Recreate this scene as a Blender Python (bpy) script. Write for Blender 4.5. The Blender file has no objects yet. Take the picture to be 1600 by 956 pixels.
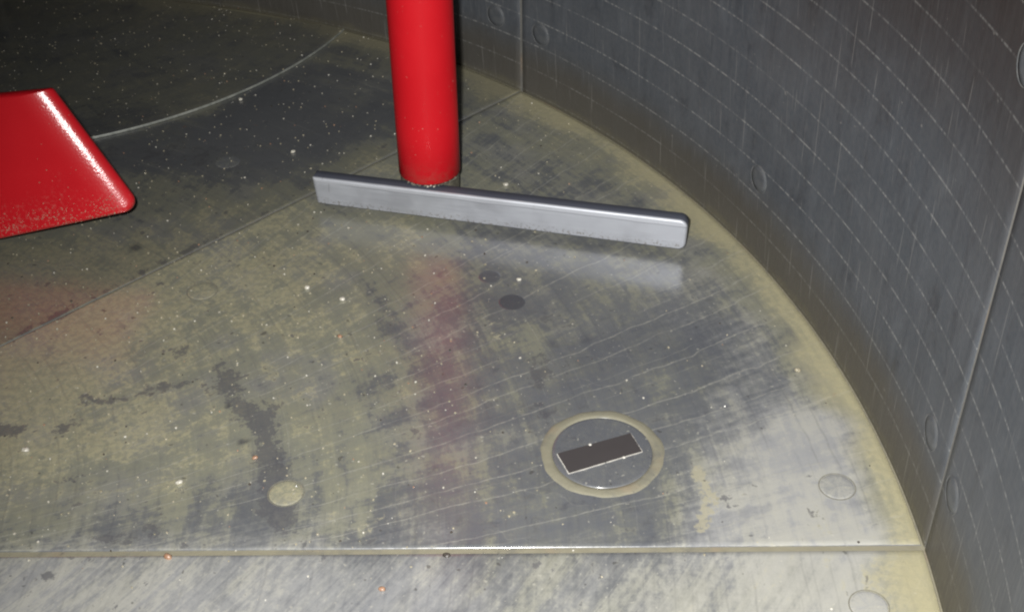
import bpy, bmesh, math, random
import numpy as np
from mathutils import Vector, Matrix

random.seed(7); rng = np.random.default_rng(7)
scene = bpy.context.scene
col = scene.collection
D2R = math.radians

# ------------------------------------------------------------------ camera
# the pan's centre is the origin, z = 0 is the top of the floor plates, metres
CAM = Vector((0.7787, -0.7209, 0.80)); PITCH = 0.6562; ROLL = -0.0163
FPX = 2008.6; W0, H0 = 1600.0, 956.0
d_ = Vector((0, math.cos(PITCH), -math.sin(PITCH))); r0 = Vector((1, 0, 0)); u0 = r0.cross(d_)
cr, sr = math.cos(ROLL), math.sin(ROLL)
r_ = cr * r0 + sr * u0; u_ = -sr * r0 + cr * u0
cam = bpy.data.cameras.new("camera"); cam_o = bpy.data.objects.new("camera", cam); col.objects.link(cam_o)
m = Matrix((r_, u_, -d_)).transposed().to_4x4(); m.translation = CAM
cam_o.matrix_world = m
cam.sensor_width = 36; cam.lens = 36 * FPX / W0; cam.clip_start = 0.01; cam.clip_end = 100
scene.camera = cam_o

# ------------------------------------------------------------------ light: the camera's flash in a dark steel pan
world = bpy.data.worlds.new("World"); scene.world = world; world.use_nodes = True
bg = world.node_tree.nodes["Background"]
bg.inputs[0].default_value = (0.80, 0.88, 1.0, 1); bg.inputs[1].default_value = 0.012
fl = bpy.data.lights.new("flash", 'SPOT'); fl_o = bpy.data.objects.new("flash", fl); col.objects.link(fl_o)
fl.energy = 131; fl.color = (1.0, 0.985, 0.96); fl.shadow_soft_size = 0.012
fl.spot_size = D2R(84); fl.spot_blend = 1.0
fl_o.location = CAM - r_ * 0.035 + u_ * 0.035
aim = Vector((0.88, 0.10, 0.0)) - fl_o.location
fl_o.rotation_euler = aim.to_track_quat('-Z', 'Y').to_euler()
vs = scene.view_settings
scene.display_settings.display_device = 'sRGB'
vs.view_transform = 'Standard'; vs.look = 'None'; vs.exposure = 0; vs.gamma = 1; vs.use_curve_mapping = False
scene.cycles.max_bounces = 8
scene.cycles.filter_width = 2.2

R_PAN = 1.1119
SEAM0, STEP = -0.68, 45.0

def ray(px, py):
    return (d_ + r_ * ((px - W0 / 2) / FPX) - u_ * ((py - H0 / 2) / FPX))
def at(px, py, z=0.0):
    v = ray(px, py); return CAM + v * ((z - CAM.z) / v.z)
def at_plane(px, py, p, n):
    v = ray(px, py); return CAM + v * ((p - CAM).dot(n) / v.dot(n))
def to_px(P):
    v = P - np.array(CAM); z = v @ np.array(d_)
    return W0 / 2 + FPX * (v @ np.array(r_)) / z, H0 / 2 - FPX * (v @ np.array(u_)) / z

# ------------------------------------------------------------------ node helper
class G:
    def __init__(s, name):
        s.mat = bpy.data.materials.new(name); s.mat.use_nodes = True
        s.nt = s.mat.node_tree; s.nt.nodes.clear()
        s.out = s.nt.nodes.new("ShaderNodeOutputMaterial")
        s.p = s.nt.nodes.new("ShaderNodeBsdfPrincipled"); s.nt.links.new(s.p.outputs[0], s.out.inputs[0])
    def n(s, t, **k):
        x = s.nt.nodes.new(t)
        for a, b in k.items(): setattr(x, a, b)
        return x
    def put(s, sock, v):
        if isinstance(v, bpy.types.NodeSocket): s.nt.links.new(v, sock)
        else:
            if hasattr(sock.default_value, '__len__') and not hasattr(v, '__len__'): v = (v,) * len(sock.default_value)
            if hasattr(v, '__len__') and len(sock.default_value) == 4 and len(v) == 3: v = (*v, 1)
            sock.default_value = v
    def m(s, op, a, b=0.0, c=0.0):
        x = s.n("ShaderNodeMath", operation=op)
        for i, v in enumerate((a, b, c)): s.put(x.inputs[i], v)
        return x.outputs[0]
    def add(s, *a):
        r = a[0]
        for b in a[1:]: r = s.m('ADD', r, b)
        return r
    def mul(s, a, b): return s.m('MULTIPLY', a, b)
    def inv(s, a): return s.m('SUBTRACT', 1.0, a)
    def ss(s, v, lo, hi, o0=0.0, o1=1.0):
        x = s.n("ShaderNodeMapRange", interpolation_type='SMOOTHSTEP')
        s.put(x.inputs[0], v); x.inputs[1].default_value = lo; x.inputs[2].default_value = hi
        x.inputs[3].default_value = o0; x.inputs[4].default_value = o1
        return x.outputs[0]
    def noise(s, vec, scale=5, detail=3, rough=0.55, dist=0.0):
        x = s.n("ShaderNodeTexNoise"); s.put(x.inputs['Vector'], vec)
        x.inputs['Scale'].default_value = scale; x.inputs['Detail'].default_value = detail
        x.inputs['Roughness'].default_value = rough; x.inputs['Distortion'].default_value = dist
        return x.outputs[0]
    def mix(s, f, a, b, blend='MIX'):
        x = s.n("ShaderNodeMix", data_type='RGBA', blend_type=blend)
        s.put(x.inputs[0], f); s.put(x.inputs[6], a); s.put(x.inputs[7], b); return x.outputs[2]
    def xyz(s, x, y, z):
        c = s.n("ShaderNodeCombineXYZ")
        for i, v in enumerate((x, y, z)): s.put(c.inputs[i], v)
        return c.outputs[0]
    def obj(s):
        return s.n("ShaderNodeTexCoord").outputs['Object']
    def sep(s, v):
        x = s.n("ShaderNodeSeparateXYZ"); s.put(x.inputs[0], v); return x.outputs[0], x.outputs[1], x.outputs[2]
    def attr(s, name):
        x = s.n("ShaderNodeAttribute", attribute_name=name); return x.outputs['Fac']
    def bump(s, h, strength=0.3, dist=0.002, base=None):
        x = s.n("ShaderNodeBump"); x.inputs['Strength'].default_value = strength; x.inputs['Distance'].default_value = dist
        s.put(x.inputs['Height'], h)
        if base is not None: s.put(x.inputs['Normal'], base)
        return x.outputs[0]
    def set(s, **k):
        nm = dict(color='Base Color', metal='Metallic', rough='Roughness', normal='Normal', coat='Coat Weight',
                  coat_rough='Coat Roughness', coat_normal='Coat Normal', coat_ior='Coat IOR', spec='Specular IOR Level')
        for a, b in k.items(): s.put(s.p.inputs[nm[a]], b)
        return s.mat

BARE = (0.086, 0.091, 0.102); DIRT = (0.180, 0.181, 0.137); PALE = (0.30, 0.295, 0.26)

def floor_material(name, low=False, gate=False, far=False):
    g = G(name); o = g.obj(); x, y, z = g.sep(o)
    r = g.m('SQRT', g.add(g.mul(x, x), g.mul(y, y))); th = g.m('ARCTAN2', y, x)
    polar = g.xyz(g.mul(r, 1.0), g.mul(th, 0.8), 0.0)
    # long concentric wipes left by the scrapers
    wipe = g.noise(g.xyz(g.mul(r, 38.0), g.mul(th, 2.6), 0.0), 1.0, 4, 0.6, 0.3)
    wipe2 = g.noise(g.xyz(g.mul(r, 160.0), g.mul(th, 9.0), 3.0), 1.0, 3, 0.6, 0.2)
    big = g.noise(o, 7.0, 4, 0.6, 0.4)
    patch = g.noise(o, 26.0, 5, 0.65, 0.5)
    fine = g.noise(o, 150.0, 4, 0.7)
    micro = g.noise(o, 700.0, 2, 0.6)
    warp = g.add(g.m('SUBTRACT', g.noise(o, 9.0, 3, 0.6), 0.5), g.mul(g.m('SUBTRACT', g.noise(o, 36.0, 3, 0.6), 0.5), 0.30))
    lnr = g.m('LOGARITHM', r, math.e)
    k = 1.7 if low else 0.262
    s_ = g.m('SUBTRACT', th, g.mul(lnr, k))
    # broad smears along the tool's path
    sm = g.noise(g.xyz(g.mul(s_, 16.0 if low else 24.0), g.mul(lnr, 2.2), 5.0), 1.0, 3, 0.6, 0.25)
    smf = g.noise(g.xyz(g.mul(s_, 70.0 if low else 95.0), g.mul(lnr, 9.0), 6.0), 1.0, 4, 0.65, 0.2)
    dab = g.noise(g.xyz(g.mul(r, 62.0), g.mul(th, 24.0), 2.0), 1.0, 5, 0.68, 0.5)
    N_ = lambda v, k_: g.mul(g.m('SUBTRACT', v, 0.5), k_)
    base = g.attr("dirt")
    cover = g.add(base, N_(wipe, 0.30 if low else 0.85), N_(wipe2, 0.30), N_(patch, 0.5 if low else 0.75), N_(dab, 0.35 if low else 0.8), N_(big, 0.45),
                  N_(fine, 0.55), N_(sm, 0.75 if low else 0.45), N_(smf, 0.55))
    d = g.add(g.mul(g.ss(cover, -0.05, 0.92), 0.66), g.mul(g.ss(cover, 0.34, 0.55), 0.34))
    thick = g.mul(g.ss(cover, 0.70, 0.95), g.ss(fine, 0.40, 0.60, 0.3, 1.0))
    # thin pale scrape lines that cross the plate
    def rnd(v, k_):
        w_ = g.n("ShaderNodeTexWhiteNoise", noise_dimensions='1D'); g.put(w_.inputs['W'], g.add(v, k_)); return w_.outputs[0]
    def lines(t, width, along, gate_scale, lo, hi, zoff, jit=0.34):
        idx = g.m('FLOOR', t)
        off = N_(rnd(idx, zoff + 0.37), 2 * jit)
        w = g.m('ABSOLUTE', g.m('SUBTRACT', g.m('SUBTRACT', g.m('FRACT', t), 0.5), off))
        gt = g.noise(g.xyz(g.mul(idx, 3.71), g.mul(along, gate_scale), zoff), 1.0, 2, 0.5)
        return g.mul(g.ss(w, 0.0, width, 1.0, 0.0), g.ss(gt, lo, hi))
    tl = lambda sp, wa: g.add(g.m('DIVIDE', s_, sp), g.mul(warp, wa))
    l1 = lines(tl(0.038, 0.5), 0.040, lnr, 3.2, 0.33, 0.52, 1.0)
    l2 = lines(tl(0.0171, 0.7), 0.055, lnr, 6.0, 0.50, 0.66, 8.0)
    tr = lambda f_, wa: g.mul(g.add(r, g.mul(warp, wa)), f_)
    l3 = lines(tr(48.0, 0.006), 0.05, th, 7.0, 0.50, 0.66, 4.0)
    dk = g.m('MINIMUM', g.add(lines(tr(58.0, 0.010), 0.10, th, 5.0, 0.46, 0.60, 14.0), g.mul(lines(tr(140.0, 0.006), 0.16, th, 9.0, 0.48, 0.62, 19.0), 0.6)), 1.0)
    lines_all = g.m('MINIMUM', g.add(g.mul(l1, 1.0), g.mul(l2, 0.5), g.mul(l3, 0.40)), 1.0)
    if gate: lines_all = g.mul(lines_all, 0.25)
    if low: lines_all = g.mul(lines_all, 0.6)
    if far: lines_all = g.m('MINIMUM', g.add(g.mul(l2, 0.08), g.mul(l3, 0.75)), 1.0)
    # a second, flatter family crosses the first; both are broken up
    sx_ = g.m('ADD', th, g.mul(lnr, 0.42))
    l4 = lines(g.add(g.m('DIVIDE', sx_, 0.061), g.mul(warp, 1.3)), 0.030, lnr, 7.0, 0.50, 0.62, 23.0)
    if not far: lines_all = g.m('MINIMUM', g.add(lines_all, g.mul(l4, 0.32)), 1.0)
    lines_all = g.mul(lines_all, g.ss(g.noise(o, 42.0, 4, 0.65), 0.34, 0.54, 0.32, 1.0))
    lines_all = g.mul(lines_all, g.ss(fine, 0.34, 0.62, 0.4, 1.0))
    bare = g.mix(g.ss(big, 0.35, 0.65), BARE, (0.106, 0.111, 0.120))
    bare = g.mix(g.ss(g.noise(o, 60.0, 4, 0.7, 0.6), 0.52, 0.72, 0.0, 0.55), bare, (0.062, 0.064, 0.074))
    dirt = g.mix(g.ss(patch, 0.35, 0.7), DIRT, (0.190, 0.187, 0.136))
    dirt = g.mix(g.ss(g.noise(o, 12.0, 3, 0.6), 0.45, 0.7), dirt, (0.180, 0.180, 0.158))
    c = g.mix(d, bare, dirt)
    # the flash's glow, painted in as a pale grey film
    flash_glow = g.ss(g.add(g.attr("flash_glow"), N_(patch, 0.5), N_(wipe2, 0.3), N_(smf, 0.5), N_(fine, 0.4)), 0.2, 0.9)
    c = g.mix(g.mul(flash_glow, 0.85), c, g.mix(d, (0.268, 0.272, 0.278), (0.335, 0.330, 0.298)))
    c = g.mix(g.mul(thick, 0.65), c, (0.325, 0.300, 0.190))
    c = g.mix(g.mul(dk, g.mul(g.ss(fine, 0.35, 0.6, 0.3, 1.0), 0.27)), c, (0.060, 0.061, 0.070))
    c = g.mix(g.mul(lines_all, 0.62), c, PALE)
    # ragged dark stains and crusts of cement at their own places
    rag = g.add(N_(patch, 1.7), N_(dab, 1.6), N_(fine, 1.0), N_(smf, 0.9))
    stain = g.ss(g.add(g.attr("stain"), rag), 0.36, 0.56)
    c = g.mix(g.mul(stain, 0.72), c, (0.066, 0.067, 0.078))
    crust = g.ss(g.add(g.attr("crust"), N_(fine, 1.6), N_(dab, 0.9)), 0.42, 0.55)
    c = g.mix(g.mul(crust, 0.75), c, (0.300, 0.280, 0.200))
    # dark pits and rust freckles
    pit = g.ss(g.noise(o, 95.0, 2, 0.5), 0.70, 0.75)
    c = g.mix(g.mul(pit, 0.6), c, (0.042, 0.040, 0.038))
    c = g.mix(g.mul(g.ss(g.noise(o, 55.0, 2, 0.5), 0.74, 0.79), 0.35), c, (0.22, 0.11, 0.06))
    c = g.mix(g.mul(g.ss(g.noise(o, 210.0, 1, 0.5), 0.70, 0.76), 0.5), c, (0.36, 0.35, 0.30))
    c = g.mix(g.attr("sump"), c, (0.040, 0.041, 0.048))
    rimf = g.ss(g.add(g.attr("rim"), N_(patch, 0.22), N_(fine, 0.30), N_(wipe2, 0.35), N_(dab, 0.2)), 0.12, 1.05)
    c = g.mix(g.mul(rimf, 0.62), c, (0.335, 0.305, 0.185))
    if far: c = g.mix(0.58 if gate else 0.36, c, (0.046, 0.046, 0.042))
    c = g.mix(0.5, c, g.mix(micro, (0.42, 0.42, 0.42), (0.58, 0.58, 0.58)), 'OVERLAY')
    h = g.add(g.mul(d, 0.5), g.mul(fine, 0.6), g.mul(wipe2, 0.5), g.mul(lines_all, 0.4), g.mul(thick, 0.5), g.mul(crust, 0.8), g.mul(micro, 0.2))
    nb = g.bump(h, 0.16, 0.0010)
    slow = g.bump(g.add(g.mul(big, 1.0), g.mul(patch, 0.35), g.mul(fine, 0.04)), 0.12, 0.004)
    return g.set(color=c, metal=g.ss(d, 0.0, 1.0, 0.05, 0.0), rough=g.ss(d, 0.0, 1.0, 0.48, 0.60), normal=nb,
                 coat=g.ss(g.add(g.noise(o, 18.0, 3, 0.6), N_(fine, 0.3)), 0.3, 0.7, 0.65, 1.0), coat_rough=g.ss(fine, 0.3, 0.7, 0.15, 0.27),
                 coat_normal=slow, coat_ior=1.92)

def wall_material():
    g = G("wall_steel"); o = g.obj(); x, y, z = g.sep(o)
    th = g.m('ARCTAN2', y, x); a = g.mul(th, R_PAN)
    P = g.xyz(a, z, 0.0)
    big = g.noise(P, 6.0, 4, 0.6, 0.3)
    fine = g.noise(P, 160.0, 4, 0.7)
    brush = g.noise(g.xyz(g.mul(a, 230.0), g.mul(z, 14.0), 0.0), 1.0, 4, 0.65, 0.15)
    brush2 = g.noise(g.xyz(g.mul(g.add(a, g.mul(z, 0.10)), 75.0), g.mul(z, 5.0), 7.0), 1.0, 3, 0.6, 0.2)
    warp = g.m('SUBTRACT', g.noise(g.xyz(g.mul(a, 1.6), g.mul(z, 4.0), 2.0), 1.0, 2, 0.5), 0.5)
    t = g.add(g.mul(g.m('SUBTRACT', z, 0.0035 - 0.017), 1 / 0.034), g.mul(warp, 0.35))
    w = g.m('ABSOLUTE', g.m('SUBTRACT', g.m('FRACT', t), 0.5))
    ln = g.ss(w, 0.0, 0.045, 1.0, 0.0)
    gate = g.noise(g.xyz(g.mul(a, 5.0), g.mul(g.m('FLOOR', t), 5.13), 3.0), 1.0, 2, 0.6)
    dots = g.noise(g.xyz(g.mul(a, 260.0), g.mul(z, 60.0), 9.0), 1.0, 2, 0.6)
    ln = g.mul(g.mul(ln, g.ss(gate, 0.26, 0.48, 0.30, 1.0)), g.ss(dots, 0.43, 0.60, 0.16, 1.0))
    ln = g.mul(ln, g.ss(g.noise(P, 40.0, 3, 0.6), 0.32, 0.54, 0.5, 1.0))
    # single long vertical scores, leaning a little
    sa = g.add(g.mul(g.add(a, g.mul(z, -0.05)), 46.0), g.mul(warp, 0.5))
    sw = g.m('ABSOLUTE', g.m('SUBTRACT', g.m('FRACT', sa), 0.5))
    sg = g.noise(g.xyz(g.mul(g.m('FLOOR', sa), 4.37), g.mul(z, 13.0), 1.0), 1.0, 2, 0.5)
    sc = g.mul(g.ss(sw, 0.0, 0.045, 1.0, 0.0), g.ss(sg, 0.54, 0.66))
    sa2 = g.add(g.mul(g.add(a, g.mul(z, -0.13)), 105.0), g.mul(warp, 0.9))
    sw2 = g.m('ABSOLUTE', g.m('SUBTRACT', g.m('FRACT', sa2), 0.5))
    sg2 = g.noise(g.xyz(g.mul(g.m('FLOOR', sa2), 2.91), g.mul(z, 22.0), 6.0), 1.0, 2, 0.5)
    sc2 = g.mul(g.ss(sw2, 0.0, 0.08, 1.0, 0.0), g.ss(sg2, 0.56, 0.68))
    c = g.mix(g.ss(big, 0.3, 0.7), (0.066, 0.076, 0.090), (0.086, 0.094, 0.106))
    c = g.mix(g.ss(brush, 0.35, 0.7, 0.0, 0.18), c, (0.130, 0.132, 0.138))
    c = g.mix(g.ss(brush2, 0.5, 0.75, 0.0, 0.22), c, (0.040, 0.042, 0.050))
    mott = g.noise(g.xyz(a, g.mul(z, 0.45), 4.0), 34.0, 5, 0.68, 0.4)
    c = g.mix(g.ss(mott, 0.50, 0.75, 0.0, 0.60), c, (0.118, 0.130, 0.146)); c = g.mix(g.ss(mott, 0.48, 0.28, 0.0, 0.65), c, (0.044, 0.047, 0.055))
    c = g.mix(g.ss(fine, 0.35, 0.65, 0.0, 0.18), c, (0.14, 0.14, 0.14))
    # dim floor's reflection painted brown along the foot; darker brown towards the top
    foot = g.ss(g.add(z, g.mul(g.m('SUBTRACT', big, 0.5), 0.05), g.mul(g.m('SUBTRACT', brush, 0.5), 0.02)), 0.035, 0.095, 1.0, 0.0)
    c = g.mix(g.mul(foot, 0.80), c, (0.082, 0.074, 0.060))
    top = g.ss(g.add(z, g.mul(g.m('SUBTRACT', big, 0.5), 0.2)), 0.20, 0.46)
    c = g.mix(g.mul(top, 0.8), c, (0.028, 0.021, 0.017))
    silt = g.ss(g.add(z, g.mul(g.m('SUBTRACT', g.noise(P, 22.0, 4, 0.6), 0.5), 0.03)), 0.0, 0.012, 1.0, 0.0)
    c = g.mix(g.mul(silt, 0.5), c, (0.13, 0.12, 0.08))
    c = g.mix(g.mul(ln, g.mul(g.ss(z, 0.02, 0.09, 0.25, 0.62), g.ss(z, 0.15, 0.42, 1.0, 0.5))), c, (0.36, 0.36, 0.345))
    c = g.mix(g.mul(g.add(sc, g.mul(sc2, 0.6)), 0.34), c, (0.36, 0.35, 0.33))
    c = g.mix(g.mul(g.ss(g.noise(P, 130.0, 2, 0.5), 0.72, 0.80), 0.45), c, (0.36, 0.34, 0.31))
    nb = g.bump(g.add(g.mul(brush, 0.6), g.mul(fine, 0.3), g.mul(ln, 0.6)), 0.25, 0.001)
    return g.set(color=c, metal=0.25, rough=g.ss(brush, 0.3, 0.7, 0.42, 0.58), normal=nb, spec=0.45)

def grout_material(name, c1, c2, rough=0.7):
    g = G(name); o = g.obj()
    n1 = g.noise(o, 60, 4, 0.7); n2 = g.noise(o, 14, 3, 0.6)
    c = g.mix(n1, c1, c2); c = g.mix(g.ss(n2, 0.55, 0.72, 0, 0.6), c, (0.22, 0.155, 0.10))
    n3 = g.noise(o, 130, 4, 0.7); n4 = g.noise(o, 34, 4, 0.65)
    c = g.mix(g.ss(n4, 0.50, 0.68, 0, 0.55), c, (0.105, 0.103, 0.092)); c = g.mix(g.ss(n3, 0.62, 0.72, 0, 0.6), c, (0.06, 0.058, 0.055))
    return g.set(color=c, rough=rough, normal=g.bump(g.add(n1, n3), 0.5, 0.001), coat=0.3, coat_rough=0.25)

def red_paint(name, silt_top=None, coat=0.08):
    g = G(name); o = g.obj()
    n1 = g.noise(o, 9, 3, 0.6); n2 = g.noise(o, 480, 2, 0.6); n3 = g.noise(o, 120, 3, 0.65)
    c = g.mix(g.ss(n1, 0.3, 0.7), (0.40, 0.0055, 0.0105), (0.44, 0.0075, 0.013))
    c = g.mix(g.ss(n3, 0.66, 0.8, 0, 0.25), c, (0.40, 0.05, 0.05))
    if silt_top:
        z = g.sep(o)[2]
        f = g.mul(g.ss(g.add(z, g.mul(g.m('SUBTRACT', g.noise(o, 22, 4, 0.65), 0.5), 0.16)), silt_top[0], silt_top[1], 1.0, 0.0),
                  g.ss(g.noise(o, 230, 3, 0.7), 0.50, 0.66))
        c = g.mix(g.mul(f, 0.28), c, (0.40, 0.20, 0.17))
    if not silt_top:
        x, y, z = g.sep(o); st = g.noise(g.xyz(g.mul(x, 90.0), g.mul(y, 90.0), g.mul(z, 12.0)), 1.0, 4, 0.65)
        c = g.mix(g.ss(st, 0.62, 0.80, 0.0, 0.35), c, (0.27, 0.010, 0.012))
        c = g.mix(g.mul(g.ss(g.noise(o, 210, 2, 0.6), 0.70, 0.76), g.ss(z, 0.05, 0.25, 0.7, 0.15)), c, (0.42, 0.22, 0.18))
        dust = g.mul(g.ss(g.add(z, g.mul(g.m('SUBTRACT', n3, 0.5), 0.05)), 0.045, 0.085, 1.0, 0.0), g.ss(n3, 0.4, 0.65))
        c = g.mix(g.mul(dust, 0.4), c, (0.20, 0.07, 0.05))
    nb = g.bump(g.add(n2, g.mul(n3, 0.5)), 0.10, 0.0006)
    return g.set(color=c, rough=0.5, normal=nb, coat=coat, coat_rough=0.20, coat_normal=g.bump(n2, 0.27, 0.0008), spec=0.12)

def blade_material():
    g = G("blade_steel"); o = g.obj(); x, y, z = g.sep(o)   # local x runs along the blade
    n = g.noise(g.xyz(g.mul(x, 22), g.mul(y, 60), g.mul(z, 320)), 1.0, 4, 0.65)
    v = g.noise(g.xyz(g.mul(x, 90), g.mul(y, 40), g.mul(z, 12)), 1.0, 3, 0.6)
    sp = g.noise(o, 300, 3, 0.7); b = g.noise(o, 16, 3, 0.6)
    c = g.mix(n, (0.285, 0.300, 0.335), (0.40, 0.415, 0.45))
    c = g.mix(g.ss(b, 0.42, 0.7, 0, 0.55), c, (0.21, 0.218, 0.24))
    c = g.mix(g.ss(v, 0.70, 0.76, 0, 0.5), c, (0.20, 0.20, 0.215))
    low = g.ss(g.add(z, g.mul(g.m('SUBTRACT', b, 0.5), 0.012)), 0.004, 0.011, 1, 0)
    c = g.mix(g.mul(low, g.ss(sp, 0.52, 0.64, 0, 0.75)), c, (0.13, 0.11, 0.085))
    c = g.mix(g.ss(sp, 0.70, 0.78, 0, 0.5), c, (0.16, 0.15, 0.14))
    # a ledge worn along the upper third
    ledge = g.ss(g.m('ABSOLUTE', g.add(z, -0.0285, g.mul(g.m('SUBTRACT', b, 0.5), 0.004))), 0.0, 0.0009, 1, 0)
    c = g.mix(g.mul(ledge, g.ss(x, 0.02, 0.05, 0, 0.9)), c, (0.17, 0.175, 0.20))
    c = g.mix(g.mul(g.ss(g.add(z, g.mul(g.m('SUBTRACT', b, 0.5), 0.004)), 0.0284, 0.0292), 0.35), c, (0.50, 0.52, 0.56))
    cut = g.ss(g.noise(g.xyz(g.mul(x, 150), 0.0, g.mul(z, 5)), 1.0, 2, 0.5), 0.70, 0.735)
    c = g.mix(g.mul(cut, 0.55), c, (0.13, 0.13, 0.14))
    top_shade = g.ss(g.add(y, g.mul(g.m('SUBTRACT', b, 0.5), 0.0006)), 0.0024, 0.0032)
    c = g.mix(g.mul(top_shade, 0.9), c, (0.035, 0.040, 0.062))  # shade of the faces turned from the flash, put into the colour
    return g.set(color=c, metal=g.ss(top_shade, 0.0, 1.0, 0.45, 0.0), rough=g.ss(n, 0.3, 0.7, 0.46, 0.58), normal=g.bump(g.add(n, g.mul(sp, 0.3), g.mul(ledge, -1.0)), 0.18, 0.0006))
g_ledge = 0.6

def plain(name, c1, c2, scale=80, rough=0.6, metal=0.0, coat=0.0, bump=0.2):
    g = G(name); o = g.obj(); n = g.noise(o, scale, 4, 0.65)
    return g.set(color=g.mix(g.ss(n, 0.35, 0.65), c1, c2), rough=rough, metal=metal, coat=coat, coat_rough=0.2, normal=g.bump(n, bump, 0.001))

MAT = dict(
    floor=floor_material("floor_steel"), floor_low=floor_material("floor_steel_near", low=True), gate=floor_material("gate_steel", gate=True, far=True), floor_far=floor_material("floor_steel_far", far=True),
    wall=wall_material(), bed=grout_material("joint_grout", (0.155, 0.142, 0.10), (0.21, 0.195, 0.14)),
    wall_joint=grout_material("wall_joint_mortar", (0.09, 0.089, 0.083), (0.165, 0.16, 0.145)),
    ring=grout_material("cover_ring_cement", (0.145, 0.138, 0.10), (0.205, 0.192, 0.138)),
    red_pole=red_paint("red_gloss_paint"), red_paddle=red_paint("red_paint_dusty", (0.015, 0.06), 1.0),
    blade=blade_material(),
    plug_tan=plain("plug_silted", (0.165, 0.158, 0.115), (0.20, 0.19, 0.14), 120, 0.65, 0, 0.3),
    plug_grey=plain("plug_steel", (0.13, 0.13, 0.118), (0.165, 0.165, 0.15), 110, 0.5, 0.1, 0.4),
    plug_dark=plain("plug_dark", (0.035, 0.035, 0.042), (0.055, 0.055, 0.06), 90, 0.4, 0.2, 0.6),
    plug_wall=plain("plug_wall", (0.075, 0.082, 0.092), (0.10, 0.105, 0.11), 90, 0.5, 0.2),
    plug_rim=plain("plug_rim", (0.075, 0.08, 0.085), (0.14, 0.14, 0.135), 60, 0.5, 0.2),
    groove=plain("groove_silt", (0.10, 0.095, 0.075), (0.16, 0.155, 0.12), 200, 0.7),
    patch_dark=plain("patch_dark", (0.031, 0.0265, 0.027), (0.033, 0.0285, 0.029), 30, 0.8, 0, 0, 0.0),
    patch_rim=plain("patch_rim", (0.42, 0.40, 0.36), (0.55, 0.53, 0.48), 300, 0.6),
    lip=plain("gate_lip", (0.15, 0.16, 0.145), (0.25, 0.26, 0.235), 90, 0.45, 0.2),
    grit=plain("grit_pale", (0.32, 0.30, 0.24), (0.58, 0.56, 0.50), 240, 0.35, 0, 0.8, 0.4),
    grit_tan=plain("grit_tan", (0.20, 0.18, 0.12), (0.38, 0.34, 0.25), 240, 0.5, 0, 0.5, 0.4),
    grit_rust=plain("grit_rust", (0.23, 0.12, 0.07), (0.32, 0.20, 0.13), 240, 0.5, 0, 0.4, 0.4),
    grit_dark=plain("grit_dark", (0.03, 0.025, 0.022), (0.06, 0.05, 0.04), 240, 0.5, 0, 0.4, 0.4),
)

# ------------------------------------------------------------------ object helpers
def mesh_obj(name, me, mat=None, parent=None, **props):
    o = bpy.data.objects.new(name, me); col.objects.link(o)
    if mat is not None and not me.materials:
        me.materials.append(mat)
    if parent is not None: o.parent = parent
    for k, v in props.items(): o[k] = v
    return o
def empty(name, label, cat, loc=(0, 0, 0), group=None):
    o = bpy.data.objects.new(name, None); col.objects.link(o); o.location = loc; o.empty_display_size = 0.05
    o['label'] = label; o['category'] = cat
    if group: o['group'] = group
    return o
def pyd(name, v, f, smooth=True, mat=None):
    me = bpy.data.meshes.new(name); me.from_pydata([tuple(p) for p in v], [], f); me.validate(); me.update()
    if smooth: me.polygons.foreach_set("use_smooth", [True] * len(me.polygons))
    if mat: me.materials.append(mat)
    return me
def lathe(name, prof, seg=48, mat=None, smooth=True):
    """closed revolution of (radius, z) points; radius 0 allowed at the ends"""
    v, f, rows = [], [], []
    for r, z in prof:
        if r < 1e-6: rows.append([len(v)]); v.append((0, 0, z))
        else:
            rows.append(list(range(len(v), len(v) + seg)))
            v += [(r * math.cos(2 * math.pi * i / seg), r * math.sin(2 * math.pi * i / seg), z) for i in range(seg)]
    for a, b in zip(rows, rows[1:]):
        for i in range(seg):
            j = (i + 1) % seg
            if len(a) == 1: f.append((a[0], b[j], b[i]))
            elif len(b) == 1: f.append((a[i], a[j], b[0]))
            else: f.append((a[i], a[j], b[j], b[i]))
    return pyd(name, v, f, smooth, mat)

# ------------------------------------------------------------------ dirt map (cement film on the floor by place, and the flash's painted glow)
CTRL = [(50,450,.85),(150,480,.9),(250,430,.8),(350,380,.72),(450,420,.78),(530,480,.65),(100,570,.9),(200,670,.82),(60,720,.9),(330,700,.62),
 (300,790,.45),(150,790,.6),(60,810,.62),(500,560,.6),(560,700,.5),(540,800,.62),(600,600,.36),(650,760,.38),(700,480,.36),(760,600,.34),
 (800,520,.45),(900,480,.25),(950,560,.15),(860,600,.10),(1000,620,.15),(1080,600,.15),(1100,770,.50),(1000,810,.15),(900,820,.18),(760,830,.18),
 (1200,700,.30),(1200,560,.36),(1240,600,.34),(1150,480,.45),(1200,820,.5),(1330,840,.65),(1080,520,.15),(600,840,.25),(400,845,.25),(200,845,.3),
 (760,260,.5),(900,300,.48),(850,200,.55),(780,150,.62),(580,250,.85),(540,290,.7),(400,330,.7),(300,350,.7),(250,300,.5),(350,210,-.15),
 (450,160,-.1),(480,220,-.15),(540,120,.25),(590,180,.2),(230,240,.08),(600,90,.6),(600,370,.55),(800,400,.45),(700,420,.5),(1000,420,.4),(420,250,.0),
 (50,920,.32),(200,910,.42),(400,920,.32),(600,920,.28),(800,920,.46),(1000,920,.58),(1200,900,.62),(1400,900,.85),(700,890,.26),(900,890,.4),
 (250,60,.62),(100,130,.62),(400,80,.66),(300,160,.7),(900,700,.2),(940,760,.15),(1050,700,.2),(700,680,.35),(850,760,.3),(1150,400,.5),(1230,500,.42),(1300,650,.42),(1365,780,.5),(1080,330,.55),(960,250,.55)]
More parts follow.
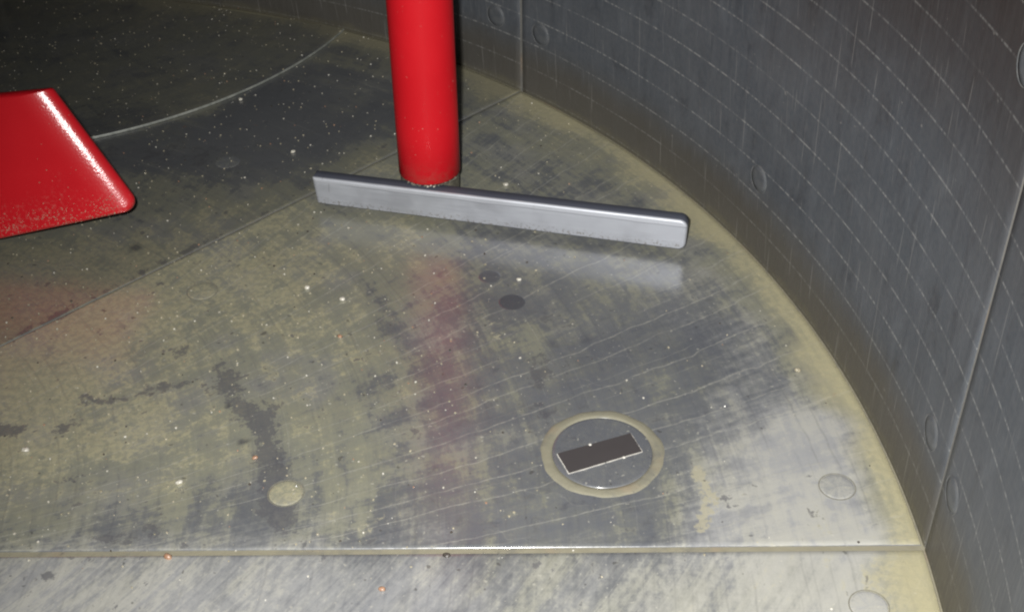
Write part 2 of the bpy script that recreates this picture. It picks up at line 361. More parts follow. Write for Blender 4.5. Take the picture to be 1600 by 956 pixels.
FLASH_GLOW = [(300,450,0),(100,600,.0),(500,600,-.1),(700,500,-.1),(700,700,.0),(900,560,-.1),(940,700,-.1),(1050,600,.0),(1150,650,.45),(1250,700,1.15),(1200,560,.45),(1150,450,.35),(1260,600,.5),(1320,700,1.1),(1300,830,1.15),(1150,820,.8),(1000,800,.08),(800,820,.06),(600,800,.22),(450,750,.1),(250,780,.08),(50,780,.1),(60,920,.78),(250,920,.75),(450,920,.75),(650,920,.7),(850,920,.55),(1050,910,.6),(1250,900,.7),(1400,900,.85),(1400,760,.6),(1000,420,.2),(800,300,0),(400,200,0),(900,220,.0),(300,100,0)]  # paler floor colour painted where the flash glows, by place
DARKS = [([(20,528),(200,438),(330,374),(420,330)], 7, .42), ([(640,860),(300,858),(60,862)], 16, .22), ([(343,577),(372,632),(407,662),(430,725),(442,818)], 19, .62), ([(134,625),(174,627),(279,600),(340,580)], 8, .5), ([(0,670),(30,668)], 9, .6),
 ([(92,672),(125,652)], 8, .45), ([(225,530),(275,552)], 9, .3), ([(105,750),(145,735)], 12, .4), ([(165,840),(250,835)], 14, .4), ([(845,560),(870,650)], 22, .3),
 ([(20,905),(60,900)], 12, .3), ([(1010,480),(1060,560)], 14, .2), ([(185,240),(330,250)], 18, .35), ([(840,480),(900,520)], 16, .2), ([(270,450),(220,430)], 6, .4)]
PALES = [([(1090,740),(1110,780),(1095,825)], 14, .5), ([(760,510),(790,530)], 18, .3), ([(620,800),(560,830)], 14, .3), ([(865,600),(935,590)], 10, .25)]
SUMPS = [(212, 387, 10), (380, 690, 7), (358, 633, 6)]
def seg_d(x, y, pts):
    best = np.full_like(x, 1e9)
    for (x0, y0), (x1, y1) in zip(pts, pts[1:]):
        dx, dy = x1 - x0, y1 - y0; t = np.clip(((x - x0) * dx + (y - y0) * dy) / (dx * dx + dy * dy), 0, 1)
        best = np.minimum(best, np.hypot(x - x0 - t * dx, y - y0 - t * dy))
    return best
bw = np.array([list(at(a, b)) for a, b, _ in FLASH_GLOW])[:, :2]; bv = np.array([c for *_, c in FLASH_GLOW])
cw = np.array([list(at(a, b)) for a, b, _ in CTRL])[:, :2]; cv = np.array([c + (0.16 if a < 620 and 290 < b < 780 else 0.0) for a, b, c in CTRL])
def to_world_pts(pl): return [tuple(at(a, b))[:2] for a, b in pl]
PXM = lambda pl: FPX / (at(*pl[len(pl) // 2]) - CAM).length
DARK_W = [(to_world_pts(p), w / PXM(p), s) for p, w, s in DARKS]; PALE_W = [(to_world_pts(p), w / PXM(p), s) for p, w, s in PALES]
def dirt_field(P):
    x, y = P[:, 0], P[:, 1]
    d2 = (x[:, None] - cw[:, 0]) ** 2 + (y[:, None] - cw[:, 1]) ** 2
    w = 1 / (d2 + 0.0006) ** 1.6
    v = (w * cv).sum(1) / w.sum(1)
    r = np.hypot(x, y); th = np.arctan2(y, x)
    wob = 0.012 * np.sin(th * 23) + 0.008 * np.sin(th * 51 + 1) + 0.006 * np.sin(th * 97 + 2)
    v = v + 0.6 * np.clip((r - (1.062 + 0.7 * wob)) / 0.045, 0, 1)
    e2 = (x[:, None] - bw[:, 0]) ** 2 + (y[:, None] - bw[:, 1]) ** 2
    q = 1 / (e2 + 0.0008) ** 1.6; flash_glow = (q * bv).sum(1) / q.sum(1)
    flash_glow = flash_glow * (1 - 0.75 * np.clip((r - (1.058 + 0.7 * wob)) / 0.045, 0, 1))
    stain = np.zeros_like(x); crust = np.zeros_like(x)
    for pl, wd, s in DARK_W: stain = np.maximum(stain, min(0.72, s * 1.05) * np.exp(-(seg_d(x, y, pl) / (wd * 1.7)) ** 2))
    for pl, wd, s in PALE_W: crust = np.maximum(crust, min(1, s * 1.3) * np.exp(-(seg_d(x, y, pl) / (wd * 1.2)) ** 2))
    sump = np.zeros_like(x)
    for px, py, rp in SUMPS:
        c = at(px, py); rr = rp / (FPX / (c - CAM).length)
        sump = np.maximum(sump, np.clip((rr * 1.15 - np.hypot(x - c.x, y - c.y)) / (rr * 0.4), 0, 1) * 0.75)
    return dict(dirt=v, sump=sump, flash_glow=flash_glow, stain=stain, crust=crust, rim=np.clip((r - (1.062 + 0.6 * wob)) / 0.045, 0, 1))
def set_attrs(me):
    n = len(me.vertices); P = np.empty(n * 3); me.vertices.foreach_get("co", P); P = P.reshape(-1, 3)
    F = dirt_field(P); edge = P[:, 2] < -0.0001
    F['dirt'][edge] = 0.25; F['flash_glow'][edge] = 0; F['rim'][edge] *= 0.3
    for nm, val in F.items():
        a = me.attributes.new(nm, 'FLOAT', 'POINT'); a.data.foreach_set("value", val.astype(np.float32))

# ------------------------------------------------------------------ the setting: pan bed and floor plates
bed = lathe("pan_bed", [(0, -0.0009), (0.3, -0.0009), (0.8, -0.0009), (R_PAN + 0.03, -0.0009), (R_PAN + 0.03, -0.05), (0, -0.05)], 96, MAT['bed'], False)
bed.flip_normals() if bed.polygons[0].normal.z < 0 else None
mesh_obj("pan_bed", bed, kind='structure')

def floor_plate(a0, a1, g0, g1, mat, nr=165, na=130, r0=0.28, r1=R_PAN - 0.0016):
    """polar plate between two joints; g0/g1 = half joint widths"""
    bev = 0.0007
    rs = [(r0, -0.012), (r0, -bev), (r0 + 0.0004, -0.0003), (r0 + bev, 0)] + [(r0 + bev + (r1 - r0 - 2 * bev) * i / nr, 0) for i in range(1, nr)] + \
         [(r1 - bev, 0), (r1 - 0.0004, -0.0003), (r1, -bev), (r1, -0.012)]
    ts = [(0, -0.012, 0), (0, -bev, 0), (0, -0.0003, 0.0004), (0, 0, bev)] + [(i / na, 0, 0) for i in range(1, na)] + \
         [(1, 0, -bev), (1, -0.0003, -0.0004), (1, -bev, 0), (1, -0.012, 0)]
    v, f = [], []
    for r, zr in rs:
        A0 = a0 + math.asin(g0 / r); A1 = a1 - math.asin(g1 / r)
        for t, zt, off in ts:
            a = A0 + (A1 - A0) * t + off / r
            v.append((r * math.cos(a), r * math.sin(a), min(zr, zt)))
    n = len(ts)
    for i in range(len(rs) - 1):
        for j in range(n - 1):
            f.append((i * n + j, (i + 1) * n + j, (i + 1) * n + j + 1, i * n + j + 1))
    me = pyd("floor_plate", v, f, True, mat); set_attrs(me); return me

floor = bpy.data.objects.new("pan_floor", None); col.objects.link(floor); floor['kind'] = 'structure'
A = lambda k: D2R(SEAM0 + STEP * k)
WJ, NJ = 0.0027, 0.0005
plates = {}
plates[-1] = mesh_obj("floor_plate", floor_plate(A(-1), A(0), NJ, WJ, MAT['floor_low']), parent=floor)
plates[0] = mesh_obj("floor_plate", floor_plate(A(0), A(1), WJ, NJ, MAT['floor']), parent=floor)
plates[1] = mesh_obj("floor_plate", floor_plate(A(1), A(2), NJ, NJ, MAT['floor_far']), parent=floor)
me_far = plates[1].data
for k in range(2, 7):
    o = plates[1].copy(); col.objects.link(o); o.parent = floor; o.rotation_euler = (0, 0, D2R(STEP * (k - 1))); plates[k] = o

def give(me, **k):
    for nm in ("dirt", "sump", "flash_glow", "stain", "crust", "rim"):
        a = me.attributes.new(nm, 'FLOAT', 'POINT'); a.data.foreach_set("value", [k.get(nm, 0.0)] * len(me.vertices))
def floor_plug(px, py, rad, dirt, k, h=0.0010, groove=True, z=0.0):
    c = at(px, py); mat = MAT['floor']
    pr = [(0, h), (rad * 0.5, h), (rad - 0.002, h * 0.9), (rad - 0.0006, h * 0.5), (rad + 0.0004, -0.0005)]
    v = lathe("floor_plug", pr[::-1], 36, mat)
    give(v, **dirt); o = mesh_obj("floor_plug", v, parent=plates[k]); o.location = (c.x, c.y, z)
    if groove:
        gm = lathe("plug_groove", [(rad + 0.0002, 0.0001), (rad + 0.0003, 0.0002), (rad + 0.0008, 0.0002), (rad + 0.0012, 0.0001)][::-1], 36, MAT['groove'])
        q = mesh_obj("plug_groove", gm, parent=plates[k]); q.location = (c.x, c.y, z)
    return o
floor_plug(447, 770, 0.0150, dict(dirt=1.0, flash_glow=.1), 0, 0.0006)
floor_plug(316, 455, 0.0150, dict(dirt=.95), 0, 0.0005)
floor_plug(1308, 760, 0.0148, dict(dirt=.5, flash_glow=.7), 0, 0.0005)
floor_plug(1358, 946, 0.0148, dict(dirt=.6, flash_glow=.95), -1, 0.0005)
floor_plug(800, 472, 0.0140, dict(dirt=.0, sump=.6), 0, 0.0003, False)
floor_plug(765, 432, 0.0120, dict(dirt=.1, sump=.35), 0, 0.0002, False)
floor_plug(356, 253, 0.0150, dict(dirt=.3), 1, 0.0004, False)

# ------------------------------------------------------------------ pan wall: eight curved liner plates
WALL_H = 0.95
wall = empty("pan_wall", "tall curved grey steel wall with scored lines around the pan floor", "wall")
def wall_plate(g=0.0012, t=0.010):
    n = 96; v, f = [], []
    R = R_PAN
    ga = g / R; be = 0.0012 / R
    ang = [(ga, R + t), (ga, R + 0.0012), (ga + be, R)] + [ga + be + (A(1) - A(0) - 2 * ga - 2 * be) * i / n for i in range(1, n)] + \
          [(A(1) - A(0) - ga - be, R), (A(1) - A(0) - ga, R + 0.0012), (A(1) - A(0) - ga, R + t)]
    ang = [(a if isinstance(a, tuple) else (a, R)) for a in ang]
    zs = [-0.006] + [WALL_H * i / 24 for i in range(25)]
    for z in zs:
        for a, r in ang: v.append((r * math.cos(a + A(0)), r * math.sin(a + A(0)), z))
    m_ = len(ang)
    for i in range(len(zs) - 1):
        for j in range(m_ - 1): f.append((i * m_ + j + 1, i * m_ + j, (i + 1) * m_ + j, (i + 1) * m_ + j + 1))
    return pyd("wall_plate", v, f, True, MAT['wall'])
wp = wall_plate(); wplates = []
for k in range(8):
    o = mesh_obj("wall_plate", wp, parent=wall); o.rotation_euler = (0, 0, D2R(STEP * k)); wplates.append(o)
jm = lathe("joint_backing", [(R_PAN + 0.0007, -0.01), (R_PAN + 0.0007, WALL_H - 0.002), (R_PAN + 0.03, WALL_H - 0.002), (R_PAN + 0.03, -0.01)], 288, MAT['wall_joint'])
jm.flip_normals(); mesh_obj("joint_backing", jm, parent=wall)
def wall_plug_mesh(rad=0.0145):
    return (lathe("wall_plug", [(0, 0.0005), (rad * 0.6, 0.0005), (rad - 0.0012, 0.0004), (rad, -0.002)][::-1], 32, MAT['plug_wall']),
            lathe("plug_groove", [(rad + 0.0000, 0.0002), (rad + 0.0004, 0.0008), (rad + 0.0008, -0.001)][::-1], 32, MAT['plug_rim']))
wpm, wpg = wall_plug_mesh()
def wall_plug(deg, z, k):
    a = D2R(deg); nrm = Vector((-math.cos(a), -math.sin(a), 0)); p = Vector((math.cos(a), math.sin(a), 0)) * (R_PAN - 0.0002) + Vector((0, 0, z))
    q = nrm.to_track_quat('Z', 'Y').to_matrix().to_4x4(); q.translation = p
    base = Matrix.Rotation(D2R(STEP * k), 4, 'Z')
    for nm, me in (("wall_plug", wpm), ("plug_groove", wpg)):
        o = mesh_obj(nm, me, parent=wplates[k]); o.matrix_basis = base.inverted() @ q
wall_plug(21.4, .092, 0); wall_plug(42.5, .091, 0); wall_plug(46.6, .091, 1); wall_plug(1.4, .090, 0); wall_plug(-1.9, .085, 7)
wall_plug(1.2, .415, 0); wall_plug(66.5, .091, 1)

# ------------------------------------------------------------------ discharge gate: a raised plate with a round edge
gc, gr = (Vector((-0.72224, 1.87254, 0)) - Vector((-0.7787, 0.7209, 0))), 0.52594
gate = empty("discharge_gate", "dark gritty discharge gate plate with a pale rounded edge behind the red paddle", "gate", tuple(gc))
GZ = 0.0038
def gate_mesh():
    # grid of points in the lens where the gate's disc and the pan overlap, in gate polar coordinates
    v, f = [], []; na, nr = 150, 60
    rp = R_PAN - 0.004; D = math.hypot(gc.x, gc.y); th0 = math.atan2(-gc.y, -gc.x)
    cosb = (gr * gr + D * D - rp * rp) / (2 * gr * D); b = math.acos(max(-1, min(1, cosb))) - 0.001
    prof = [(0.0, GZ * 0.0 + 0.0006), (0.0, GZ - 0.0012), (0.0005, GZ - 0.0003), (0.0013, GZ)]
    for i in range(na + 1):
        a = th0 - b + 2 * b * i / na; dv = Vector((math.cos(a), math.sin(a), 0))
        # inner end: where this ray meets the pan's wall
        bb = gc.dot(dv); cc = gc.dot(gc) - rp * rp; disc = max(bb * bb - cc, 0); r_in = -bb - math.sqrt(disc)
        r_in = min(r_in, gr - 0.0016)
        for off, z in prof: v.append(dv * (gr - off) + Vector((0, 0, z)))
        for j in range(1, nr + 1): v.append(dv * (gr - 0.0013 + (r_in - gr + 0.0013) * j / nr) + Vector((0, 0, GZ)))
    n = len(prof) + nr
    for i in range(na):
        for j in range(n - 1): f.append((i * n + j + 1, i * n + j, (i + 1) * n + j, (i + 1) * n + j + 1))
    return v, f, len(prof), n, na
gv, gf, npf, gn, gna = gate_mesh()
top_v = [p for p in gv]
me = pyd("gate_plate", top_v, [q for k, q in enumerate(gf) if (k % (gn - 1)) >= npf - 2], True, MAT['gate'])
if sum(p.normal.z for p in me.polygons) < 0: me.flip_normals()
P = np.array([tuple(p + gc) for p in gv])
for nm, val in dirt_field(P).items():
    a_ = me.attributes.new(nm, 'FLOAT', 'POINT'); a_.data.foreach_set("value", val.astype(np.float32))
mesh_obj("gate_plate", me, parent=gate)
me2 = pyd("gate_lip", top_v, [q for k, q in enumerate(gf) if (k % (gn - 1)) < npf - 2], True, MAT['lip'])
mesh_obj("gate_lip", me2, parent=gate)

# ------------------------------------------------------------------ inspection cover with an added dark patch
cc = at(941, 707)
cover = empty("inspection_cover", "round flush cover ringed in tan cement, with an added dark rectangular patch over its lettering", "cover", (cc.x, cc.y, 0))
me = lathe("cement_ring", [(0.0445, 0.0004), (0.0450, 0.0012), (0.0480, 0.0015), (0.0520, 0.0012), (0.0540, 0.0006), (0.0548, 0.0001)][::-1], 96, MAT['ring'])
for vtx in me.vertices:
    a_ = math.atan2(vtx.co.y, vtx.co.x); k_ = 1 + 0.010 * math.sin(5 * a_ + 1) + 0.007 * math.sin(11 * a_) + 0.004 * math.sin(23 * a_ + 2)
    if vtx.co.xy.length > 0.047: vtx.co.x *= k_; vtx.co.y *= k_
mesh_obj("cement_ring", me, parent=cover)
bmx = bmesh.new(); rings = []
for r in [0.0001] + [0.0445 * i / 14 for i in range(1, 14)] + [0.0438, 0.0443, 0.0446]:
    z = 0.0012 if r < 0.0440 else (0.0009 if r < 0.0445 else 0.0)
    rings.append([bmx.verts.new((r * math.cos(2 * math.pi * i / 72), r * math.sin(2 * math.pi * i / 72), z)) for i in range(72)])
for a_, b_ in zip(rings, rings[1:]):
    for i in range(72): bmx.faces.new((a_[i], b_[i], b_[(i + 1) % 72], a_[(i + 1) % 72]))
bmx.faces.new(rings[0])
me = bpy.data.meshes.new("cover_disc"); bmx.to_mesh(me); bmx.free(); me.polygons.foreach_set("use_smooth", [True] * len(me.polygons)); me.materials.append(MAT['floor'])
give(me, dirt=0.10)
co_ = mesh_obj("cover_disc", me, parent=cover)
# added patch that blanks out the lettering: four corners, thin pale uneven rim
pc = [at(x, y, 0.0012) - Vector((cc.x, cc.y, 0.0012)) for x, y in ((871, 710), (889, 740), (1003, 706), (985, 678))]
def poly_plate(name, pts, z0, z1, mat, jitter=0.0):
    out = []
    for a_, b_ in zip(pts, pts[1:] + pts[:1]):
        nrm = Vector((b_.y - a_.y, a_.x - b_.x, 0)).normalized()
        for i in range(14): out.append(a_.lerp(b_, i / 14) + nrm * random.uniform(-jitter, jitter))
    n = len(out); v = [Vector((p.x, p.y, z1)) for p in out] + [Vector((p.x, p.y, z0)) for p in out]
    f = [tuple(range(n))] + [(i, i + n, (i + 1) % n + n, (i + 1) % n) for i in range(n)]
    me = pyd(name, v, f, False, mat)
    if me.polygons[0].normal.z < 0: me.flip_normals()
    return me
cen = sum(pc, Vector()) / 4
mesh_obj("patch_rim", poly_plate("patch_rim", [cen + (p - cen) * 1.0 + (p - cen).normalized() * 0.0007 for p in pc], 0.0011, 0.0020, MAT['patch_rim'], 0.00025), parent=cover)
mesh_obj("blank_patch", poly_plate("blank_patch", pc, 0.0012, 0.0027, MAT['patch_dark'], 0.00015), parent=cover)
for (px, py) in ((922, 694), (975, 714)):
    q = at(px, py, 0.0028) - cc
    me = lathe("mortar_dab", [(0.0015, 0.0), (0.0012, 0.0006), (0, 0.001)], 10, MAT['patch_rim']); o = mesh_obj("mortar_dab", me, parent=cover); o.location = (q.x, q.y, 0.0026)

# ------------------------------------------------------------------ bevelled slabs (blade, paddle)
def round_poly(pts, radii, seg=8):
    out = []; n = len(pts)
    for i in range(n):
        p = Vector(pts[i]); a = (Vector(pts[i - 1]) - p).normalized(); b = (Vector(pts[(i + 1) % n]) - p).normalized()
        ang = a.angle(b); r = max(radii[i], 1e-5); t = r / math.tan(ang / 2); c = p + (a + b).normalized() * (r / math.sin(ang / 2))
        s = p + a * t; e = p + b * t; a0 = math.atan2(s.y - c.y, s.x - c.x); a1 = math.atan2(e.y - c.y, e.x - c.x)
        dlt = (a1 - a0 + math.pi) % (2 * math.pi) - math.pi
        for k in range(seg + 1): out.append(c + Vector((math.cos(a0 + dlt * k / seg), math.sin(a0 + dlt * k / seg))) * r)
    return out
def inset_poly(pts, ins):
    """pts counter-clockwise; ins[i] for the edge i -> i+1"""
    n = len(pts); L = []
    for i in range(n):
        a, b = Vector(pts[i]), Vector(pts[(i + 1) % n]); d = (b - a).normalized(); L.append((a + Vector((-d.y, d.x)) * ins[i], d))
    out = []
    for i in range(n):
        (p, d), (q, e) = L[i - 1], L[i]; den = d.x * e.y - d.y * e.x; t = ((q.x - p.x) * e.y - (q.y - p.y) * e.x) / den; out.append(p + d * t)
    return out
def slab(name, pts, radii, edge_ins, thick, depth, mat, back=0.001, steps=8, seg=8, dens=1, bow=None):
    """front face at w = 0 with a rounded edge; w runs backwards. Returns mesh in (u, v, w)."""
    loops = []
    prof = [(1 - math.sin(math.pi / 2 * i / steps), 1 - math.cos(math.pi / 2 * i / steps)) for i in range(steps + 1)]
    for fi, fd in prof:
        q = inset_poly(pts, [e * fi for e in edge_ins]); mi = max(edge_ins)
        loops.append([(p.x, p.y, depth * fd) for p in round_poly(q, [max(r - mi * fi * 0.8, r * 0.35) for r in radii], seg)])
    loops.append([(x, y, thick - back) for x, y, _ in loops[-1]])
    q = inset_poly(pts, [back] * len(pts)); loops.append([(p.x, p.y, thick) for p in round_poly(q, radii, seg)])
    v, f = [], []; n = len(loops[0])
    for l in loops: v += l
    for k in range(len(loops) - 1):
        for i in range(n): f.append((k * n + i, (k + 1) * n + i, (k + 1) * n + (i + 1) % n, k * n + (i + 1) % n))
    f.append(tuple(range(n))); f.append(tuple(range((len(loops) - 1) * n, len(loops) * n))[::-1])
    me = pyd(name, v, f, True, mat)
    bm = bmesh.new(); bm.from_mesh(me); bmesh.ops.recalc_face_normals(bm, faces=bm.faces); bm.to_mesh(me); bm.free()
    return me
def frame(o, origin, U, V):
    """object axes: local x = U, local z = V (up), local y = backwards"""
    Wd = V.cross(U).normalized()
    mm = Matrix((U.normalized(), Wd, V.normalized())).transposed().to_4x4(); mm.translation = origin; return mm
def swap_axes(me):
    for v in me.vertices: v.co = Vector((v.co.x, v.co.z, v.co.y))
    bm = bmesh.new(); bm.from_mesh(me); bmesh.ops.recalc_face_normals(bm, faces=bm.faces); bm.to_mesh(me); bm.free()

# ------------------------------------------------------------------ scraper arm: red post and silver blade
bl, br_ = at(495, 328), at(1069, 402); U = (br_ - bl).normalized(); L = (br_ - bl).length
Z0, Z1, TH = 0.0090, 0.0465, 0.0170
BACK = Vector((0, 0, 1)).cross(U).normalized()
arm = empty("scraper_arm", "round red post with a long silver scraper blade at its foot", "scraper", tuple(bl.lerp(br_, 0.32)))
inv = Matrix.Translation(-arm.location)
hb = Z1 - Z0
pts = [(0.0015, 0.0), (L, 0.0), (L + 0.001, hb - 0.0010), (-0.0015, hb - 0.0040)]
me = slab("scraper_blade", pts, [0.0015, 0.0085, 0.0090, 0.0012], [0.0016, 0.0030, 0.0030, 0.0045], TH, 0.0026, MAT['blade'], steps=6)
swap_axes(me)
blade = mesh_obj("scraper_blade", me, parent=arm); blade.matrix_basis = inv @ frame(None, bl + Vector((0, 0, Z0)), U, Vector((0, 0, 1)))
# the post: its front just reaches the blade's top edge
pf = at(673, 291, Z1); ax = (Vector((pf.x, pf.y, 0)) - Vector((CAM.x, CAM.y, 0))).normalized()
pr = 48.0 / FPX * (pf - CAM).length * 1.012
pc0 = Vector((pf.x, pf.y, 0)) + ax * pr
PZ = Z1 + 0.0004
me = lathe("post", [(0, PZ), (pr - 0.0015, PZ), (pr, PZ + 0.0015)] + [(pr, PZ + 1.25 * i / 20) for i in range(1, 20)] + [(pr, PZ + 1.25), (0, PZ + 1.25)], 64, MAT['red_pole'])
post = mesh_obj("post", me, parent=arm); post.location = inv @ pc0
# a grimy collar behind the blade carries the post
me = lathe("post_collar", [(0, 0.010), (pr * 0.95, 0.010), (pr * 0.97, 0.013), (pr * 0.97, Z1 - 0.006), (pr * 0.93, Z1 - 0.0008), (0, Z1 - 0.0008)], 48, plain("collar_grime", (0.060, 0.056, 0.042), (0.12, 0.112, 0.078), 150, 0.7, 0, 0.2, 0.5))
collar = mesh_obj("post_collar", me, parent=arm); collar.location = inv @ (pc0 + ax * 0.014)
# mortar crumbs packed round the post's foot
def crumbs(name, pts, mat, lo, hi, parent=None, flat=0.7):
    v, f = [], []
    ico = bmesh.new(); bmesh.ops.create_icosphere(ico, subdivisions=1, radius=1.0)
    iv = [x.co.copy() for x in ico.verts]; ifc = [[x.index for x in q.verts] for q in ico.faces]; ico.free()
    for p in pts:
        s = random.uniform(lo, hi); b = len(v); rot = Matrix.Rotation(random.uniform(0, 6.28), 3, 'Z'); sx, sy = random.uniform(.7, 1.3), random.uniform(.7, 1.2)
        for q in iv: v.append(rot @ Vector((q.x * s * sx, q.y * s * sy, q.z * s * flat)) * random.uniform(.85, 1.12) + Vector(p) + Vector((0, 0, s * flat * 0.6)))
        f += [[b + i for i in q] for q in ifc]
    me = pyd(name, v, f, False, mat); return me
cp = []
for i in range(70):
    a_ = random.uniform(-2.3, -0.5); q = pc0 + Vector((math.cos(a_), math.sin(a_), 0)) * (pr + random.uniform(-0.001, 0.0015)); cp.append(inv @ Vector((q.x, q.y, PZ - 0.0003)))
for i in range(60):
    a_ = random.uniform(-0.75, 0.5); q = pc0 + ax * 0.014 + Vector((math.cos(a_), math.sin(a_), 0)) * (pr - random.uniform(0.003, 0.009)); cp.append(inv @ Vector((q.x, q.y, Z1 - 0.0012)))
mesh_obj("mortar_crumbs", crumbs("mortar_crumbs", cp, MAT['groove'], 0.0005, 0.0013), parent=arm, kind='stuff')
cp = [inv @ Vector((*(pf + Vector((random.uniform(-.004, .004), -random.uniform(0, .004), 0))).xy, PZ)) for _ in range(7)]
mesh_obj("wet_grit", crumbs("wet_grit", cp, MAT['grit'], 0.0006, 0.0012), parent=arm, kind='stuff')

# ------------------------------------------------------------------ mixing paddle
P0 = at(0, 376, 0.030)
tc = (CAM - P0).normalized()
N = (tc + r_ * -math.tan(D2R(20)) + u_ * -math.tan(D2R(16))).normalized()
corner = [at_plane(x, y, P0, N) for x, y in ((-150, 408), (217, 330), (75, 141), (-150, 162))]
Up = (Vector((0, 0, 1)) - N * N.z).normalized(); Ux = Up.cross(N).normalized()
pts = [((c - P0).dot(Ux), (c - P0).dot(Up)) for c in corner]
paddle = empty("mixing_paddle", "broad red paddle with sandy lower edge and glossy slanted end at the left", "paddle", tuple(P0))
pinv = Matrix.Translation(-P0)
me = slab("paddle_blade", pts, [0.01, 0.012, 0.005, 0.01], [0.005, 0.036, 0.005, 0.006], 0.017, 0.013, MAT['red_paddle'], back=0.001, steps=12, seg=10)
swap_axes(me)
pb = mesh_obj("paddle_blade", me, parent=paddle); pb.matrix_basis = pinv @ frame(None, P0, Ux, Up)
# its arm, rising out of view on the left
b0 = at_plane(-120, 280, P0, N) - N * 0.03
aend = b0 + Vector((-0.25, 0.25, 0.75)); dirv = (aend - b0)
me = lathe("paddle_arm", [(0, 0), (0.033, 0), (0.033, dirv.length), (0, dirv.length)], 32, MAT['red_pole'])
ao = mesh_obj("paddle_arm", me, parent=paddle); mm = dirv.to_track_quat('Z', 'Y').to_matrix().to_4x4(); mm.translation = b0; ao.matrix_basis = pinv @ mm
# sand sticking to the lower part of the face
v, f = [], []
sp = []
cl_ = [(random.uniform(0, 180), random.gauss(12, 7)) for _ in range(26)]
for i in range(330):
    q = random.choice(cl_); x = random.gauss(q[0], 11) if random.random() < .75 else random.uniform(0, 190); base = 376 - (376 - 335) * x / 212
    y = base - abs(q[1] + random.gauss(0, 8)) * (1.3 if x < 60 else 1.0) - 5
    if x > 185: continue
    sp.append((x, y))
for i in range(14): sp.append((random.uniform(10, 120), random.uniform(180, 300)))
cl = []
for x, y in sp:
    p = at_plane(x, y, P0, N); cl.append(p)
me = crumbs("stuck_sand", [pinv @ p for p in cl], MAT['grit_tan'], 0.0003, 0.0007, flat=0.8)
mesh_obj("stuck_sand", me, parent=paddle, kind='stuff')

# ------------------------------------------------------------------ loose grit and pebbles on the floor
def in_gate(p): return (Vector((p.x, p.y, 0)) - gc).length < gr + 0.002
def dens(px, py):
    d = 1.0 if px < 520 else max(0.12, 1.0 - (px - 520) / 520)
    if py > 860: d *= 0.25
    if py < 260: d *= 0.9
    return d
pale, tan, rust, dark = [], [], [], []
while len(pale) + len(tan) + len(rust) + len(dark) < 1700:
    a_ = random.uniform(D2R(-14), D2R(110)); r = math.sqrt(random.uniform(0.09, (R_PAN - 0.006) ** 2)); p = Vector((r * math.cos(a_), r * math.sin(a_), 0))
    px, py = to_px(np.array([[p.x, p.y, 0]])); px, py = px[0], py[0]
    if not (-80 < px < 1650 and -30 < py < 1000): continue
    if random.random() > dens(px, py): continue
    if random.random() < 0.35:   # grit gathers in little clusters
        p = p + Vector((random.gauss(0, .012), random.gauss(0, .012), 0))
    p.z = GZ if in_gate(p) else 0.0
    k = random.random()
    (pale if k < .22 else tan if k < .84 else rust if k < .90 else dark).append(p)
for i in range(230):
    a_ = random.uniform(0, 6.28); rr = gr * math.sqrt(random.random()); p = gc + Vector((rr * math.cos(a_), rr * math.sin(a_), GZ))
    if p.xy.length < R_PAN - 0.012: (pale if random.random() < .06 else tan).append(p)
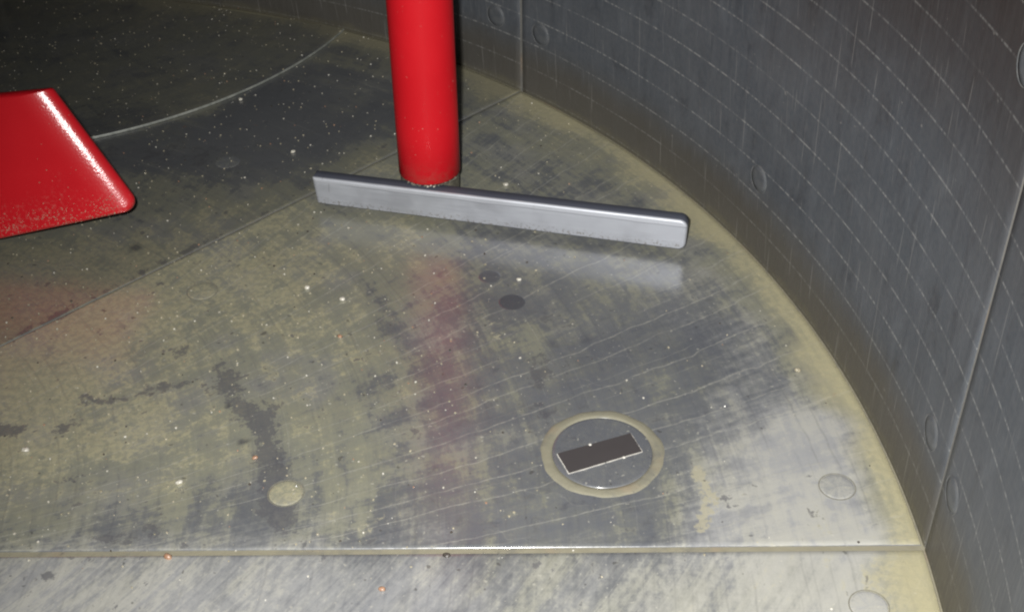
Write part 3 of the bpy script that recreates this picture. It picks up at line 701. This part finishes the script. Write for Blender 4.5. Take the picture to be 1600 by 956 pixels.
for nm, pts_, mk, lo, hi in (("loose_grit", pale, 'grit', .0003, .0013), ("loose_grit", tan, 'grit_tan', .0003, .0013), ("rusty_grit", rust, 'grit_rust', .0004, .0012), ("dark_grit", dark, 'grit_dark', .0004, .0014)):
    o = mesh_obj(nm, crumbs(nm, pts_, MAT[mk], lo, hi), kind='stuff')
    o['label'] = {'grit': "pale wet sand grains scattered over the pan floor", 'grit_tan': "tan sand grains scattered over the pan floor",
                  'grit_rust': "rust orange grains scattered over the pan floor", 'grit_dark': "dark grains scattered over the pan floor"}[mk]
    o['category'] = "grit"
PEB = [(535, 469, .0040, 'grit', "largest pale pebble on the open floor below the left half of the blade"),
       (790, 290, .0038, 'grit', "white pebble just behind the blade, right of the red post"),
       (811, 438, .0034, 'grit', "white pebble below the middle of the blade, above the dark sunken plug"),
       (480, 451, .0036, 'grit', "off-white pebble below the left end of the silver blade"),
       (280, 755, .0036, 'grit', "white pebble left of the tan floor plug near the bottom joint"),
       (1246, 580, .0040, 'grit_tan', "tan pebble near the right rim of the floor"),
       (40, 704, .0042, 'grit', "flat pale pebble at the far left of the floor, above the bottom joint"),
       (376, 157, .0038, 'grit', "pale pebble on the edge of the discharge gate"),
       (458, 239, .0036, 'grit', "pale pebble on dark floor left of the blade's end"),
       (262, 870, .0048, 'grit_rust', "orange pebble lying in the straight joint at the bottom left"),
       (531, 527, .0030, 'grit_rust', "small orange pebble in the middle of the floor"),
       (399, 716, .0034, 'grit_rust', "rusty orange pebble above the tan floor plug"),
       (698, 867, .0040, 'grit_dark', "dark pebble lying in the straight joint below the cover"),
       (597, 921, .0036, 'grit_rust', "brown pebble on the nearest plate below the straight joint")]
for px, py, s, mk, lab in PEB:
    p = at(px, py); z = GZ if in_gate(p) else (-0.0016 if py in (870, 867) else 0.0)
    bm = bmesh.new(); bmesh.ops.create_icosphere(bm, subdivisions=2, radius=s * 0.78)
    sx, sy, sz = random.uniform(1.0, 1.3), random.uniform(.75, 1.0), random.uniform(.55, .75)
    for v in bm.verts:
        k = random.uniform(.78, 1.14); v.co = Vector((v.co.x * sx * k, v.co.y * sy * k, v.co.z * sz * k + s * 0.78 * sz * 0.85))
    me = bpy.data.meshes.new("pebble"); bm.to_mesh(me); bm.free(); me.materials.append(MAT[mk]); me.polygons.foreach_set("use_smooth", [True] * len(me.polygons))
    o = mesh_obj("pebble", me); o.location = (p.x, p.y, z); o.rotation_euler = (0, 0, random.uniform(-.4, .4))
    o['label'] = lab; o['category'] = "pebble"; o['group'] = "pebbles lying on the pan floor"
